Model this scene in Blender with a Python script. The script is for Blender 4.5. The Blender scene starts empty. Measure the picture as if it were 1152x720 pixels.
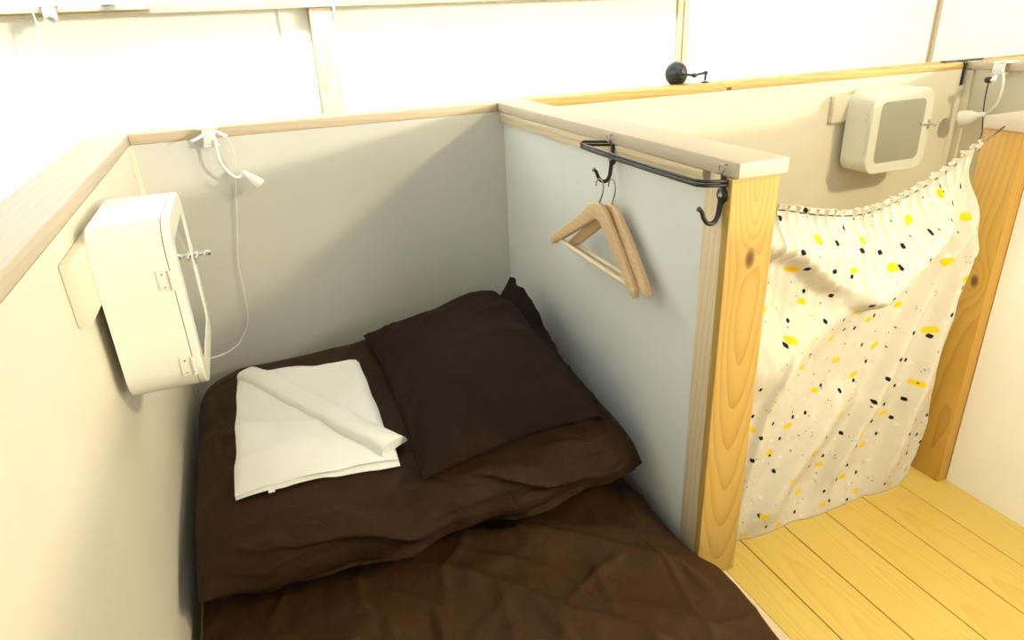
import bpy, bmesh, math, random
from mathutils import Vector, Matrix, noise
random.seed(7)
PI = math.pi
SC = bpy.context.scene
COL = SC.collection

# ------------------------------------------------------------------ object helpers
def tag(o, label=None, cat=None, group=None, kind=None):
    if label: o['label'] = label
    if cat: o['category'] = cat
    if group: o['group'] = group
    if kind: o['kind'] = kind
    return o

def empty(name, loc, label, cat, group=None):
    o = bpy.data.objects.new(name, None)
    o.empty_display_size = .05
    o.location = loc
    COL.objects.link(o)
    return tag(o, label, cat, group)

def obj(name, bm, mat, parent=None, smooth=True, angle=40):
    me = bpy.data.meshes.new(name)
    bmesh.ops.recalc_face_normals(bm, faces=bm.faces)
    bm.to_mesh(me); bm.free()
    me.materials.append(mat)
    for p in me.polygons: p.use_smooth = smooth
    if smooth and angle:
        me.set_sharp_from_angle(angle=math.radians(angle))
    o = bpy.data.objects.new(name, me)
    COL.objects.link(o)
    if parent:
        o.parent = parent
        base = parent
        off = Vector((0, 0, 0))
        while base is not None:
            off += base.location; base = base.parent
        o.location = -off            # meshes are written in world metres
    return o

def structure(name, bm, mat, smooth=True):
    return tag(obj(name, bm, mat, None, smooth), kind='structure')

def copy_tree(o, parent=None):
    c = o.copy(); COL.objects.link(c)
    if parent: c.parent = parent
    for ch in list(o.children): copy_tree(ch, c)
    return c

# ------------------------------------------------------------------ mesh helpers
def box(bm, x0, x1, y0, y1, z0, z1, bev=0.0, seg=2):
    b = bmesh.new()
    bmesh.ops.create_cube(b, size=1)
    for v in b.verts:
        v.co = Vector(((x0+x1)/2+v.co.x*(x1-x0), (y0+y1)/2+v.co.y*(y1-y0), (z0+z1)/2+v.co.z*(z1-z0)))
    if bev: bmesh.ops.bevel(b, geom=list(b.edges), offset=bev, segments=seg, profile=.5, affect='EDGES')
    return merge(bm, b)

def merge(bm, b, mat=None):
    if mat is not None: bmesh.ops.transform(b, matrix=mat, verts=b.verts)
    me = bpy.data.meshes.new('tmp'); b.to_mesh(me); b.free()
    bm.from_mesh(me); bpy.data.meshes.remove(me)
    return bm

def BX(*a, **k):
    bm = bmesh.new(); box(bm, *a, **k); return bm

def smooth_path(pts, n=8):
    P = [Vector(p) for p in pts]
    if len(P) < 3: return P
    out = []
    Q = [P[0]*2-P[1]] + P + [P[-1]*2-P[-2]]
    for i in range(1, len(Q)-2):
        p0, p1, p2, p3 = Q[i-1:i+3]
        for k in range(n):
            t = k/n
            out.append(.5*((2*p1)+(p2-p0)*t+(2*p0-5*p1+4*p2-p3)*t*t+(3*p1-p0-3*p2+p3)*t**3))
    out.append(P[-1])
    return out

def tube(bm, pts, r, seg=10, radii=None, flat=None):
    """round bar along pts; radii overrides r per point; flat=(a,b) scales the section"""
    P = [Vector(p) for p in pts]
    n = len(P); rings = []
    up = None
    for i, p in enumerate(P):
        d = (P[min(i+1, n-1)]-P[max(i-1, 0)]).normalized()
        if up is None:
            up = Vector((0, 0, 1)) if abs(d.z) < .9 else Vector((1, 0, 0))
        s = d.cross(up).normalized(); up = s.cross(d).normalized()
        rr = radii[i] if radii else r
        a, b = flat if flat else (1, 1)
        rings.append([bm.verts.new(p+(s*math.cos(2*PI*k/seg)*a+up*math.sin(2*PI*k/seg)*b)*rr) for k in range(seg)])
    for i in range(n-1):
        for k in range(seg):
            bm.faces.new((rings[i][k], rings[i][(k+1) % seg], rings[i+1][(k+1) % seg], rings[i+1][k]))
    bm.faces.new(rings[0][::-1]); bm.faces.new(rings[-1])
    return bm

def TB(pts, r, **k):
    bm = bmesh.new(); tube(bm, pts, r, **k); return bm

def lathe(bm, prof, origin, axis, seg=28, cap=True):
    """prof: (distance along axis, radius)"""
    a = Vector(axis).normalized()
    s = a.cross(Vector((0, 0, 1)) if abs(a.z) < .9 else Vector((1, 0, 0))).normalized()
    t = a.cross(s)
    o = Vector(origin); rings = []
    for d, r in prof:
        rings.append([bm.verts.new(o+a*d+(s*math.cos(2*PI*k/seg)+t*math.sin(2*PI*k/seg))*max(r, 1e-4)) for k in range(seg)])
    for i in range(len(rings)-1):
        for k in range(seg):
            bm.faces.new((rings[i][k], rings[i][(k+1) % seg], rings[i+1][(k+1) % seg], rings[i+1][k]))
    if cap:
        bm.faces.new(rings[0][::-1]); bm.faces.new(rings[-1])
    return bm

def rrect(w, h, r, n=8):
    """outline of a rounded rectangle centred on 0, counter-clockwise"""
    out = []
    for cx, cy, a0 in ((w/2-r, h/2-r, 0), (-w/2+r, h/2-r, 90), (-w/2+r, -h/2+r, 180), (w/2-r, -h/2+r, 270)):
        for k in range(n+1):
            a = math.radians(a0+90*k/n)
            out.append((cx+r*math.cos(a), cy+r*math.sin(a)))
    return out

def clamp(x, a=0., b=1.): return max(a, min(b, x))
def sst(a, b, x):
    t = clamp((x-a)/(b-a)); return t*t*(3-2*t)
def lerp(a, b, t): return a+(b-a)*t
def fbm(x, y, z=0, o=4): return noise.fractal(Vector((x, y, z)), 1.0, 2.0, o)
def nz(x, y, z=0): return noise.noise(Vector((x, y, z)))
def ridge(x, y, z=0): return (1-min(1, abs(nz(x, y, z))*2.2))**3

# ------------------------------------------------------------------ material helpers
def new_mat(name):
    m = bpy.data.materials.new(name); m.use_nodes = True
    nt = m.node_tree
    return m, nt, nt.nodes['Principled BSDF']

class N:
    def __init__(s, nt): s.nt = nt
    def node(s, t, **k):
        n = s.nt.nodes.new(t)
        for a, v in k.items(): setattr(n, a, v)
        return n
    def put(s, sock, v):
        if isinstance(v, bpy.types.NodeSocket): s.nt.links.new(v, sock)
        else: sock.default_value = v
    def math(s, op, a, b=0., c=0.):
        n = s.node('ShaderNodeMath', operation=op)
        for i, v in enumerate((a, b, c)): s.put(n.inputs[i], v)
        return n.outputs[0]
    def vec(s, op, a, b=(0, 0, 0)):
        n = s.node('ShaderNodeVectorMath', operation=op)
        s.put(n.inputs[0], a); s.put(n.inputs[1], b)
        return n.outputs[0]
    def mix(s, f, a, b):
        n = s.node('ShaderNodeMix', data_type='RGBA')
        s.put(n.inputs[0], f); s.put(n.inputs[6], a); s.put(n.inputs[7], b)
        return n.outputs[2]
    def ramp(s, f, stops):
        n = s.node('ShaderNodeValToRGB')
        e = n.color_ramp.elements
        while len(e) > len(stops): e.remove(e[-1])
        while len(e) < len(stops): e.new(.5)
        for el, (p, c) in zip(e, stops):
            el.position = p; el.color = c if len(c) == 4 else (*c, 1)
        s.put(n.inputs[0], f); return n.outputs[0]
    def noise(s, v, scale, detail=3, rough=.55, dist=0):
        n = s.node('ShaderNodeTexNoise')
        s.put(n.inputs['Vector'], v); n.inputs['Scale'].default_value = scale
        n.inputs['Detail'].default_value = detail; n.inputs['Roughness'].default_value = rough
        n.inputs['Distortion'].default_value = dist
        return n.outputs[0]
    def coord(s, which='Object'): return s.node('ShaderNodeTexCoord').outputs[which]
    def sep(s, v):
        n = s.node('ShaderNodeSeparateXYZ'); s.put(n.inputs[0], v); return n.outputs
    def comb(s, x, y, z):
        n = s.node('ShaderNodeCombineXYZ')
        for i, v in enumerate((x, y, z)): s.put(n.inputs[i], v)
        return n.outputs[0]
    def bump(s, h, strength=.3, dist=.002):
        n = s.node('ShaderNodeBump'); n.inputs['Strength'].default_value = strength
        n.inputs['Distance'].default_value = dist; s.put(n.inputs['Height'], h)
        return n.outputs[0]

def c4(c): return (*c, 1)

def paint(name, col, rough=.55, var=.04, bumps=.15, scale=9):
    m, nt, b = new_mat(name); n = N(nt)
    co = n.coord()
    f = n.noise(co, scale*.25, 4)
    dark = tuple(x*(1-var) for x in col); light = tuple(min(1, x*(1+var)) for x in col)
    n.put(b.inputs['Base Color'], n.ramp(f, [(.3, dark), (.7, light)]))
    b.inputs['Roughness'].default_value = rough
    if bumps: n.put(b.inputs['Normal'], n.bump(n.noise(co, scale*6, 4), bumps, .002))
    return m

def plain(name, col, rough=.4, metal=0., var=.05, scale=30):
    m, nt, b = new_mat(name); n = N(nt)
    f = n.noise(n.coord(), scale, 3)
    n.put(b.inputs['Base Color'], n.ramp(f, [(.3, tuple(x*(1-var) for x in col)), (.7, tuple(min(1, x*(1+var)) for x in col))]))
    b.inputs['Roughness'].default_value = rough; b.inputs['Metallic'].default_value = metal
    return m

def wood(name, light, dark, axis='z', heart=(0, 0), rings=90, stretch=.07, rough=.45, knots=(), contrast=1., tilt=.05, plank=None, wander=.035):
    """pine: growth rings about a tilted heart line running along the axis; knots are world points"""
    m, nt, b = new_mat(name); n = N(nt)
    co = n.coord()
    s = n.sep(co)
    a, u, v = {'z': (s[2], s[0], s[1]), 'x': (s[0], s[1], s[2]), 'y': (s[1], s[0], s[2])}[axis]
    rnd = 0.
    if plank:
        pid = n.math('FLOOR', n.math('DIVIDE', n.math('SUBTRACT', u, plank[0]), plank[1]))
        wn = n.node('ShaderNodeTexWhiteNoise', noise_dimensions='1D'); n.put(wn.inputs['W'], pid)
        rnd = wn.outputs[0]
        u = n.math('SUBTRACT', n.math('SUBTRACT', u, plank[0]), n.math('MULTIPLY', n.math('ADD', pid, .5), plank[1]))
        u = n.math('ADD', u, n.math('MULTIPLY', n.math('SUBTRACT', rnd, .5), .08))
        a = n.math('ADD', a, n.math('MULTIPLY', rnd, 7.3))
    st = n.comb(n.math('MULTIPLY', u, 1.), n.math('MULTIPLY', v, 1.), n.math('MULTIPLY', a, stretch*3))
    wob = n.noise(st, 9, 3)
    wob2 = n.noise(n.comb(u, v, n.math('MULTIPLY', a, .8)), 3.1, 2)
    uu = n.math('ADD', n.math('SUBTRACT', u, heart[0]), n.math('MULTIPLY', n.math('SUBTRACT', wob2, .5), wander))
    vv = n.math('ADD', n.math('SUBTRACT', v, heart[1]), n.math('MULTIPLY', a, tilt))
    d = n.math('SQRT', n.math('ADD', n.math('MULTIPLY', uu, uu), n.math('MULTIPLY', vv, vv)))
    d = n.math('ADD', d, n.math('MULTIPLY', n.math('SUBTRACT', wob, .5), .010))
    kd = None
    for (kx, ky, kz, kr) in knots:
        df = n.vec('SUBTRACT', co, (kx, ky, kz))
        q = n.sep(df)
        kk = {'z': (1, 1, .55), 'y': (1, .55, 1), 'x': (.55, 1, 1)}[axis]
        l2 = n.math('ADD', n.math('ADD', n.math('POWER', n.math('MULTIPLY', q[0], kk[0]), 2.), n.math('POWER', n.math('MULTIPLY', q[1], kk[1]), 2.)), n.math('POWER', n.math('MULTIPLY', q[2], kk[2]), 2.))
        dist = n.math('SQRT', l2)
        d = n.math('ADD', d, n.math('MULTIPLY', n.math('EXPONENT', n.math('MULTIPLY', dist, -40.)), .035))
        core = n.math('MINIMUM', 1., n.math('POWER', n.math('DIVIDE', dist, kr), 2.5))
        kd = core if kd is None else n.math('MINIMUM', kd, core)
    ph = n.math('FRACT', n.math('MULTIPLY', d, rings))
    late = n.math('POWER', ph, 2.6)
    fine = n.noise(n.comb(n.math('MULTIPLY', u, 40.), n.math('MULTIPLY', v, 40.), n.math('MULTIPLY', a, 1.2)), 6, 2)
    f = n.math('ADD', n.math('MULTIPLY', late, .75*contrast), n.math('MULTIPLY', n.math('SUBTRACT', fine, .5), .35*contrast))
    colr = n.ramp(f, [(0., light), (.55, tuple(lerp(p, q, .45) for p, q in zip(light, dark))), (1., dark)])
    big = n.noise(st, 3, 2)
    colr = n.mix(n.math('MULTIPLY', n.math('SUBTRACT', big, .4), .6), colr, c4(tuple(x*.86 for x in light)))
    if plank:
        colr = n.mix(n.math('MULTIPLY', rnd, .35), colr, c4(tuple(p*q for p, q in zip(light, (.93, .82, .62)))))
    if kd is not None:
        colr = n.mix(n.math('SUBTRACT', 1., n.math('MULTIPLY', kd, 1.)), colr, c4((.13, .06, .02)))
    n.put(b.inputs['Base Color'], colr)
    b.inputs['Roughness'].default_value = rough
    n.put(b.inputs['Normal'], n.bump(f, .12, .001))
    return m

def fabric(name, col, rough=.85, sheen=.0, weave=900, var=.08, spec=.25, crumple=.4):
    m, nt, b = new_mat(name); n = N(nt)
    co = n.coord()
    w = n.noise(co, weave, 2)
    f = n.noise(co, 5, 4)
    n.put(b.inputs['Base Color'], n.ramp(f, [(.3, tuple(x*(1-var) for x in col)), (.7, tuple(min(1, x*(1+var)) for x in col))]))
    b.inputs['Roughness'].default_value = rough
    b.inputs['Sheen Weight'].default_value = sheen
    b.inputs['Specular IOR Level'].default_value = spec
    crease = n.noise(co, 16, 4, .6, 1.6)
    h = n.math('ADD', n.math('MULTIPLY', w, .06), crease)
    n.put(b.inputs['Normal'], n.bump(h, crumple, .009))
    return m

def curtain_mat():
    m, nt, b = new_mat('printed_cotton'); n = N(nt)
    uv = n.node('ShaderNodeUVMap', uv_map='cloth').outputs[0]
    s = n.sep(uv)
    def motif(px, py, hx, hy, ox, oy, keep, jit, seed, rnd_rot=.0, soft=.0008, round_=None, diamond=False, tri=False):
        """one motif per cell of px x py metres, jittered; returns a 0..1 mask"""
        x = n.math('ADD', s[0], ox); y = n.math('ADD', s[1], oy)
        iy = n.math('FLOOR', n.math('DIVIDE', y, py))
        x = n.math('ADD', x, n.math('MULTIPLY', n.math('MODULO', iy, 2.), px*.5))
        ix = n.math('FLOOR', n.math('DIVIDE', x, px))
        wn = n.node('ShaderNodeTexWhiteNoise', noise_dimensions='3D')
        n.put(wn.inputs['Vector'], n.comb(ix, iy, float(seed)))
        r = n.sep(wn.outputs[1]); r0 = wn.outputs[0]
        lx = n.math('SUBTRACT', n.math('SUBTRACT', x, n.math('MULTIPLY', n.math('ADD', ix, .5), px)), n.math('MULTIPLY', n.math('SUBTRACT', r[0], .5), px*jit))
        ly = n.math('SUBTRACT', n.math('SUBTRACT', y, n.math('MULTIPLY', n.math('ADD', iy, .5), py)), n.math('MULTIPLY', n.math('SUBTRACT', r[1], .5), py*jit))
        if rnd_rot:
            ang = n.math('MULTIPLY', n.math('SUBTRACT', r[2], .5), rnd_rot)
            ca, sa = n.math('COSINE', ang), n.math('SINE', ang)
            lx, ly = (n.math('SUBTRACT', n.math('MULTIPLY', lx, ca), n.math('MULTIPLY', ly, sa)),
                      n.math('ADD', n.math('MULTIPLY', lx, sa), n.math('MULTIPLY', ly, ca)))
        if tri:
            d = n.math('MAXIMUM', n.math('ADD', n.math('MULTIPLY', n.math('ABSOLUTE', lx), 1.7), ly), n.math('MULTIPLY', ly, -1.))
            d = n.math('SUBTRACT', d, hx*.6)
        else:
            rr = round_ if round_ is not None else min(hx, hy)*.5
            qx = n.math('MAXIMUM', n.math('SUBTRACT', n.math('ABSOLUTE', lx), hx-rr), 0.)
            qy = n.math('MAXIMUM', n.math('SUBTRACT', n.math('ABSOLUTE', ly), hy-rr), 0.)
            d = n.math('SUBTRACT', n.math('SQRT', n.math('ADD', n.math('MULTIPLY', qx, qx), n.math('MULTIPLY', qy, qy))), rr)
        mk = n.math('SUBTRACT', 1., n.node('ShaderNodeMapRange').outputs[0])
        mr = mk.node.inputs[1].links[0].from_node
        n.put(mr.inputs['Value'], d); mr.inputs['From Min'].default_value = -soft; mr.inputs['From Max'].default_value = soft
        return n.math('MULTIPLY', mk, n.math('LESS_THAN', r0, keep)), (lx, ly)
    base = n.ramp(n.noise(uv, 30, 3), [(.3, (.72, .665, .54)), (.7, (.76, .70, .58))])
    pale, _ = motif(.062, .055, .010, .010, .02, .013, .75, .3, 11, 6.2, tri=True)
    colr = n.mix(n.math('MULTIPLY', pale, .55), base, c4((.90, .87, .80)))
    yel, _ = motif(.165, .080, .0150, .0072, .01, .02, .9, .4, 3, .5, round_=.0055)
    colr = n.mix(yel, colr, c4((.86, .62, .02)))
    # speckled rounds: tiny dots inside an invisible disc
    disc, (lx, ly) = motif(.12, .066, .0095, .0095, .055, .045, .85, .4, 5, 0, round_=.0095)
    vo = n.node('ShaderNodeTexVoronoi'); n.put(vo.inputs['Vector'], uv); vo.inputs['Scale'].default_value = 230
    sp = n.math('MULTIPLY', disc, n.math('LESS_THAN', vo.outputs['Distance'], .25))
    colr = n.mix(n.math('MULTIPLY', sp, .85), colr, c4((.06, .05, .05)))
    blk, _ = motif(.075, .055, .0052, .0052, .03, .0, .60, .55, 21, 1.2, round_=.0032)
    blk = n.math('MULTIPLY', blk, n.math('SUBTRACT', 1., yel))
    colr = n.mix(blk, colr, c4((.012, .014, .02)))
    tiny, _ = motif(.070, .060, .0021, .0021, .0, .03, .55, .6, 31, 1.2, round_=.001)
    colr = n.mix(n.math('MULTIPLY', tiny, .85), colr, c4((.07, .04, .03)))
    n.put(b.inputs['Base Color'], colr)
    b.inputs['Roughness'].default_value = .9
    b.inputs['Specular IOR Level'].default_value = .15
    n.put(b.inputs['Normal'], n.bump(n.noise(uv, 900, 2), .15, .001))
    tr = n.node('ShaderNodeBsdfTranslucent'); n.put(tr.inputs['Color'], colr)
    mx = n.node('ShaderNodeMixShader'); mx.inputs[0].default_value = .2
    nt.links.new(b.outputs[0], mx.inputs[1]); nt.links.new(tr.outputs[0], mx.inputs[2])
    nt.links.new(mx.outputs[0], nt.nodes['Material Output'].inputs[0])
    return m

def mirror_mat(name):
    m, nt, b = new_mat(name); n = N(nt)
    n.put(b.inputs['Base Color'], n.ramp(n.noise(n.coord(), 3, 2), [(.3, (.80, .80, .76)), (.7, (.82, .82, .78))]))
    b.inputs['Metallic'].default_value = 1.; b.inputs['Roughness'].default_value = .04
    return m

M = dict(
    wall=paint('cream_wall_paint', (.80, .74, .60), .5),
    wall_grey=paint('cool_white_board', (.81, .83, .81), .5),
    wall_back=paint('wall_paint_dimmed', (.68, .665, .60), .55),  # greyed to put the near cubicle's cooler, dimmer light into the colour
    wall_white=paint('corridor_white_paint', (.88, .86, .79), .5),
    white=paint('white_panel', (.88, .89, .87), .6),
    enamel=plain('cream_enamel', (.86, .83, .72), .25, 0, .015),
    enamel_in=plain('white_enamel_inside', (.72, .68, .58), .4, 0, .02),
    plastic=plain('white_plastic', (.88, .87, .83), .35, 0, .02),
    chrome=plain('chrome', (.75, .73, .68), .18, 1.),
    iron=plain('black_iron', (.018, .018, .02), .38, .3),
    wire=plain('steel_wire', (.45, .42, .36), .3, 1.),
    blackplastic=plain('black_plastic', (.02, .022, .025), .3),
    greymetal=plain('grey_bracket', (.55, .56, .52), .4, .5),
    brown=fabric('dark_brown_cotton', (.0165, .0080, .0045), .8, .0, 900, .1, .10),
    brown2=fabric('brown_sheet_cotton', (.041, .0180, .0048), .62, .0, 900, .1, .15),
    brown3=fabric('brown_duvet_cotton', (.0295, .0128, .0046), .68, .0, 900, .1, .15),
    linen=fabric('white_cotton', (.86, .85, .82), .85, 0, 900, .02, crumple=.08),
    mirror=mirror_mat('cabinet_mirror'),
    curtain=curtain_mat(),
    cap=wood('cap_wood_y', (.62, .51, .38), (.49, .38, .26), 'y', (.03, .80), 70, .07, .5, contrast=.7),
    capx=wood('cap_wood_x', (.66, .53, .36), (.50, .37, .22), 'x', (.03, .80), 70, .07, .5, contrast=.7),
    pine=wood('pine_post_left', (.52, .33, .088), (.35, .175, .028), 'z', (1.07, -1.03), 105, .07, .42,
              knots=((1.070, -1.12, .735, .0125),), tilt=.10),
    pine2=wood('pine_post_right', (.54, .31, .055), (.38, .17, .022), 'z', (1.87, -1.045), 105, .07, .42,
               knots=((1.779, -1.055, .545, .0105),), tilt=.10),
    trimwood=wood('trim_wood', (.78, .63, .42), (.55, .40, .24), 'z', (.9, -.9), 80, .07, .5, contrast=.8),
    trimwood_y=wood('trim_wood_y', (.80, .66, .44), (.58, .42, .25), 'y', (.9, .7), 80, .07, .5, contrast=.8),
    stud=wood('stud_wood', (.60, .47, .29), (.42, .30, .16), 'z', (.62, 1.06), 60, .07, .55),
    beam=wood('beam_wood', (.46, .38, .27), (.30, .23, .15), 'x', (1.1, 1.2), 60, .07, .6),
    floor=wood('pine_floor', (.66, .48, .115), (.50, .31, .05), 'y', (0, -.05), 210, .05, .32, tilt=.022, plank=(1.187, .1255), contrast=.75, wander=.02),
    hanger=wood('hanger_wood', (.74, .52, .30), (.55, .34, .17), 'y', (.9, .5), 120, .07, .4, contrast=.6),
    hanger_pale=wood('hanger_bar_wood', (.82, .68, .46), (.66, .48, .28), 'y', (.9, .5), 120, .07, .4, contrast=.6),
    board=wood('pale_board', (.82, .74, .58), (.72, .60, .42), 'y', (0, .5), 60, .07, .55, contrast=.5),
)

# ------------------------------------------------------------------ dimensions (metres)
W, H, T = 1.02, .91, .027          # cubicle width, height of the rails, thickness of the rails
D = 1.13                           # length of the dividing partition
XP2 = 1.78                         # left face of the post right of the curtain
X3 = 3.036                         # right partition of the second cubicle

# ------------------------------------------------------------------ the setting
bm = bmesh.new()
box(bm, -1.4, 5.2, -4.2, 1.05, -.08, -.012)
e = [1.087+.1255*k-.0255 for k in range(1, 32)]
x = 1.0965
for k in range(33):
    x1 = 1.187+.1255*k
    box(bm, x+.0011, x1-.0011, -4.2, 1.0, -.014, 0, .0012, 1)
    x = x1
structure('floor', bm, M['floor'])
structure('trim_1', BX(1.072, 1.0955, -4.2, -1.115, -.013, .002, .0015), M['trimwood_y'])

structure('wall_left', BX(-.085, 0, -4.2, .0, -.012, H-T), M['wall'])
structure('wall_back', BX(-.1, 1.06, .0, .07, -.012, H-T), M['wall_back'])
structure('wall_back_neighbour', BX(1.0605, 4.6, .0, .07, -.012, H-T), M['wall'])
structure('wall_right', BX(1.037, 1.095, -1.03, 0, -.012, H-T), M['wall_grey'])
structure('wall_corridor', BX(1.81, 1.87, -4.2, -1.09, -.012, H-T), M['wall_white'])
structure('wall_front', BX(1.87, X3+.1, -1.08, -1.01, -.012, H-T), M['wall'])
structure('wall_neighbour', BX(X3+.02, X3+.09, -1.01, 0, -.012, H-T), M['wall'])

# rails capping the partitions
structure('trim_2', BX(-.1026, 0, -4.2, .06, H-T, H, .003), M['cap'])
structure('trim_3', BX(.0005, W-.0005, -.0005, .095, H-T, H, .003), M['capx'])
structure('trim_4', BX(W, 1.1227, -D, .095, H-T, H, .003), M['cap'])
structure('trim_5', BX(1.1232, 4.6, -.0005, .095, H-T, H, .003), wood('cap_wood_far', (.70, .50, .17), (.48, .28, .08), 'x', (.03, .80), 70, .07, .5, knots=((1.88, -.0005, .889, .008),)))
structure('trim_6', BX(X3, X3+.105, -1.012, -.001, H-T, H, .003), M['cap'])
structure('trim_7', BX(1.765, 1.88, -4.2, -1.0, H-T, H, .003), M['cap'])
structure('trim_8', BX(1.8805, X3+.1, -1.1, -1.0, H-T, H, .003), M['capx'])

# wooden frame round the panel of the dividing partition
bm = bmesh.new()
box(bm, 1.026, 1.037, -1.03, -.002, .851, .8825, .0015)
box(bm, 1.0225, 1.0262, -1.03, -.002, .868, .8825, .001)
structure('trim_9', bm, M['trimwood_y'])
bm = bmesh.new()
box(bm, 1.031, 1.037, -1.046, -1.030, 0, .851, .001)
box(bm, 1.027, 1.095, -1.0625, -1.0465, 0, .8825, .0015)
box(bm, 1.022, 1.095, -1.0855, -1.063, 0, .8825, .0015)
box(bm, 1.018, 1.095, -1.1005, -1.086, 0, .8825, .0015)
structure('trim_10', bm, M['trimwood'])
# corner battens of the left wall
bm = bmesh.new()
box(bm, .0002, .008, -.022, -.0005, 0, H-T-.012, .001)
box(bm, .0002, .005, -.045, -.026, 0, H-T-.012, .001)
structure('trim_11', bm, M['wall'])
bm = bmesh.new()
box(bm, X3+.008, X3+.0198, -.03, -.001, 0, H-T-.004, .001)
structure('trim_12', bm, M['wall'])

# room beyond the partitions
structure('wall_far', BX(-1.4, 8.0, 1.0, 1.06, -.012, 2.45), M['white'])
structure('wall_side', BX(-1.46, -1.4, -4.2, 1.06, -.012, 2.45), M['white'])
structure('ceiling', BX(-1.46, 8.0, -4.2, 1.06, 2.45, 2.5), M['white'])
structure('trim_13', BX(.604, .689, .915, .9995, -.01, 1.2145, .002), M['stud'])
structure('trim_14', BX(.493, .603, .985, .9995, -.01, 2.44, .001), M['white'])
bm = bmesh.new()
box(bm, 2.325, 2.354, .985, .9995, -.01, 2.44, .001)
structure('trim_15', bm, M['stud'])
structure('trim_16', BX(2.362, 2.392, .985, .9995, -.01, 2.44, .001), M['stud'])
structure('trim_17', BX(4.06, 4.085, .985, .9995, -.01, 2.44, .001), M['stud'])
bm = bmesh.new()
box(bm, -1.399, 2.324, .93, .9995, 1.215, 1.262, .002)
box(bm, -1.399, .05, .90, .9295, 1.2275, 1.246, .002)
structure('trim_18', bm, M['beam'])

# ------------------------------------------------------------------ posts
po = obj('wooden_post', BX(1.0165, 1.1162, -1.118, -1.101, 0, H-T-.0005, .002), M['pine'])
bm = bmesh.new(); box(bm, 1.0165, 1.1162, -1.119, -1.1010, 0, H-T-.0005, .002)
me = po.data; bm.to_mesh(me); bm.free()
tag(po, 'yellow pine post at the near end of the partition the wooden hangers hang on', 'post')
po = obj('wooden_post', BX(XP2, 1.869, -1.088, -.995, 0, H-T-.0005, .002), M['pine2'])
tag(po, 'yellow pine post on the right side of the dotted curtain', 'post')

# ------------------------------------------------------------------ bed
MZ = .12
def slab(x0, x1, y0, y1, z0, z1, nx, ny, p, zt, disp, bulge=None):
    """cushion: top and bottom skins meeting at a rim; zt(x,y) top height above mid-plane"""
    bm = bmesh.new()
    top = {}; bot = {}
    zm = z0
    for i in range(nx+1):
        for j in range(ny+1):
            # denser towards the rims
            u = math.sin((i/nx-.5)*PI); v = math.sin((j/ny-.5)*PI)
            u = lerp(i/nx*2-1, u, .75); v = lerp(j/ny*2-1, v, .75)
            fu = max(0, 1-abs(u)**p); fv = max(0, 1-abs(v)**p)
            f = (fu*fv)**.5
            bx, by = (u, v) if bulge is None else bulge(u, v)
            x = lerp(x0, x1, (bx+1)/2); y = lerp(y0, y1, (by+1)/2)
            dx, dy, dz = disp(x, y, u, v, f)
            rim = i in (0, nx) or j in (0, ny)
            zc = z1(x, y)
            a = bm.verts.new((x+dx, y+dy, zc+zt(x, y)*f+dz))
            top[i, j] = a
            bot[i, j] = a if rim else bm.verts.new((x+dx, y+dy, zc-(zc-z0)*f+dz*(1-f)))
    for i in range(nx):
        for j in range(ny):
            bm.faces.new((top[i, j], top[i+1, j], top[i+1, j+1], top[i, j+1]))
            q = (bot[i, j], bot[i, j+1], bot[i+1, j+1], bot[i+1, j])
            if len(set(q)) > 2:
                try: bm.faces.new(q)
                except ValueError: pass
    return bm

def polyline(x, y, pts):
    """distance to a polyline (signed by side) and 0..1 position along it"""
    best = (1e9, 0, 1)
    n = len(pts)-1
    for k in range(n):
        (ax, ay), (bx, by) = pts[k], pts[k+1]
        dx, dy = bx-ax, by-ay
        L2 = dx*dx+dy*dy
        t = clamp(((x-ax)*dx+(y-ay)*dy)/L2)
        px, py = ax+dx*t-x, ay+dy*t-y
        d = px*px+py*py
        if d < best[0]: best = (d, (k+t)/n, 1 if dx*py-dy*px > 0 else -1)
    return math.sqrt(best[0]), best[1], best[2]
def creases(x, y, L):
    z = 0
    for amp, w0, w1, pts in L:
        d, t, sd = polyline(x, y, pts)
        w = w0 if sd > 0 else w1
        if d < w*2.6: z += amp*math.exp(-(d/w)**2)*(math.sin(PI*clamp(.08+.84*t))**.6)
    return z
SHEET = [
    (.013, .040, .016, [(.560, -.885), (.700, -.945), (.786, -1.005), (.870, -1.085), (.974, -1.187)]),
    (.012, .036, .013, [(.440, -.925), (.506, -.973), (.585, -1.048), (.682, -1.176), (.78, -1.268), (.90, -1.42)]),
    (.007, .008, .005, [(.384, -.977), (.439, -1.033), (.454, -1.056), (.449, -1.135), (.43, -1.22)]),
    (.007, .012, .007, [(.785, -1.079), (.775, -1.14), (.766, -1.21)]),
    (.006, .012, .006, [(.699, -1.141), (.791, -1.10), (.84, -1.09)]),
    (.007, .014, .007, [(.585, -1.066), (.573, -1.185), (.56, -1.32)]),
    (.005, .010, .005, [(.365, -.983), (.366, -1.103), (.35, -1.25)]),
    (.008, .016, .009, [(.908, -1.039), (.953, -1.141), (.985, -1.25)]),
    (.006, .014, .006, [(.633, -1.119), (.657, -1.226), (.69, -1.35)]),
    (.005, .010, .006, [(.20, -.98), (.25, -1.05), (.27, -1.16)]),
    (.006, .012, .006, [(.55, -.93), (.66, -1.02), (.70, -1.06)]),
    (-.006, .020, .014, [(.30, -1.0), (.34, -1.08), (.42, -1.12)]),
    (.010, .050, .030, [(.80, -1.22), (.90, -1.32), (.96, -1.45)]),
]
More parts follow.
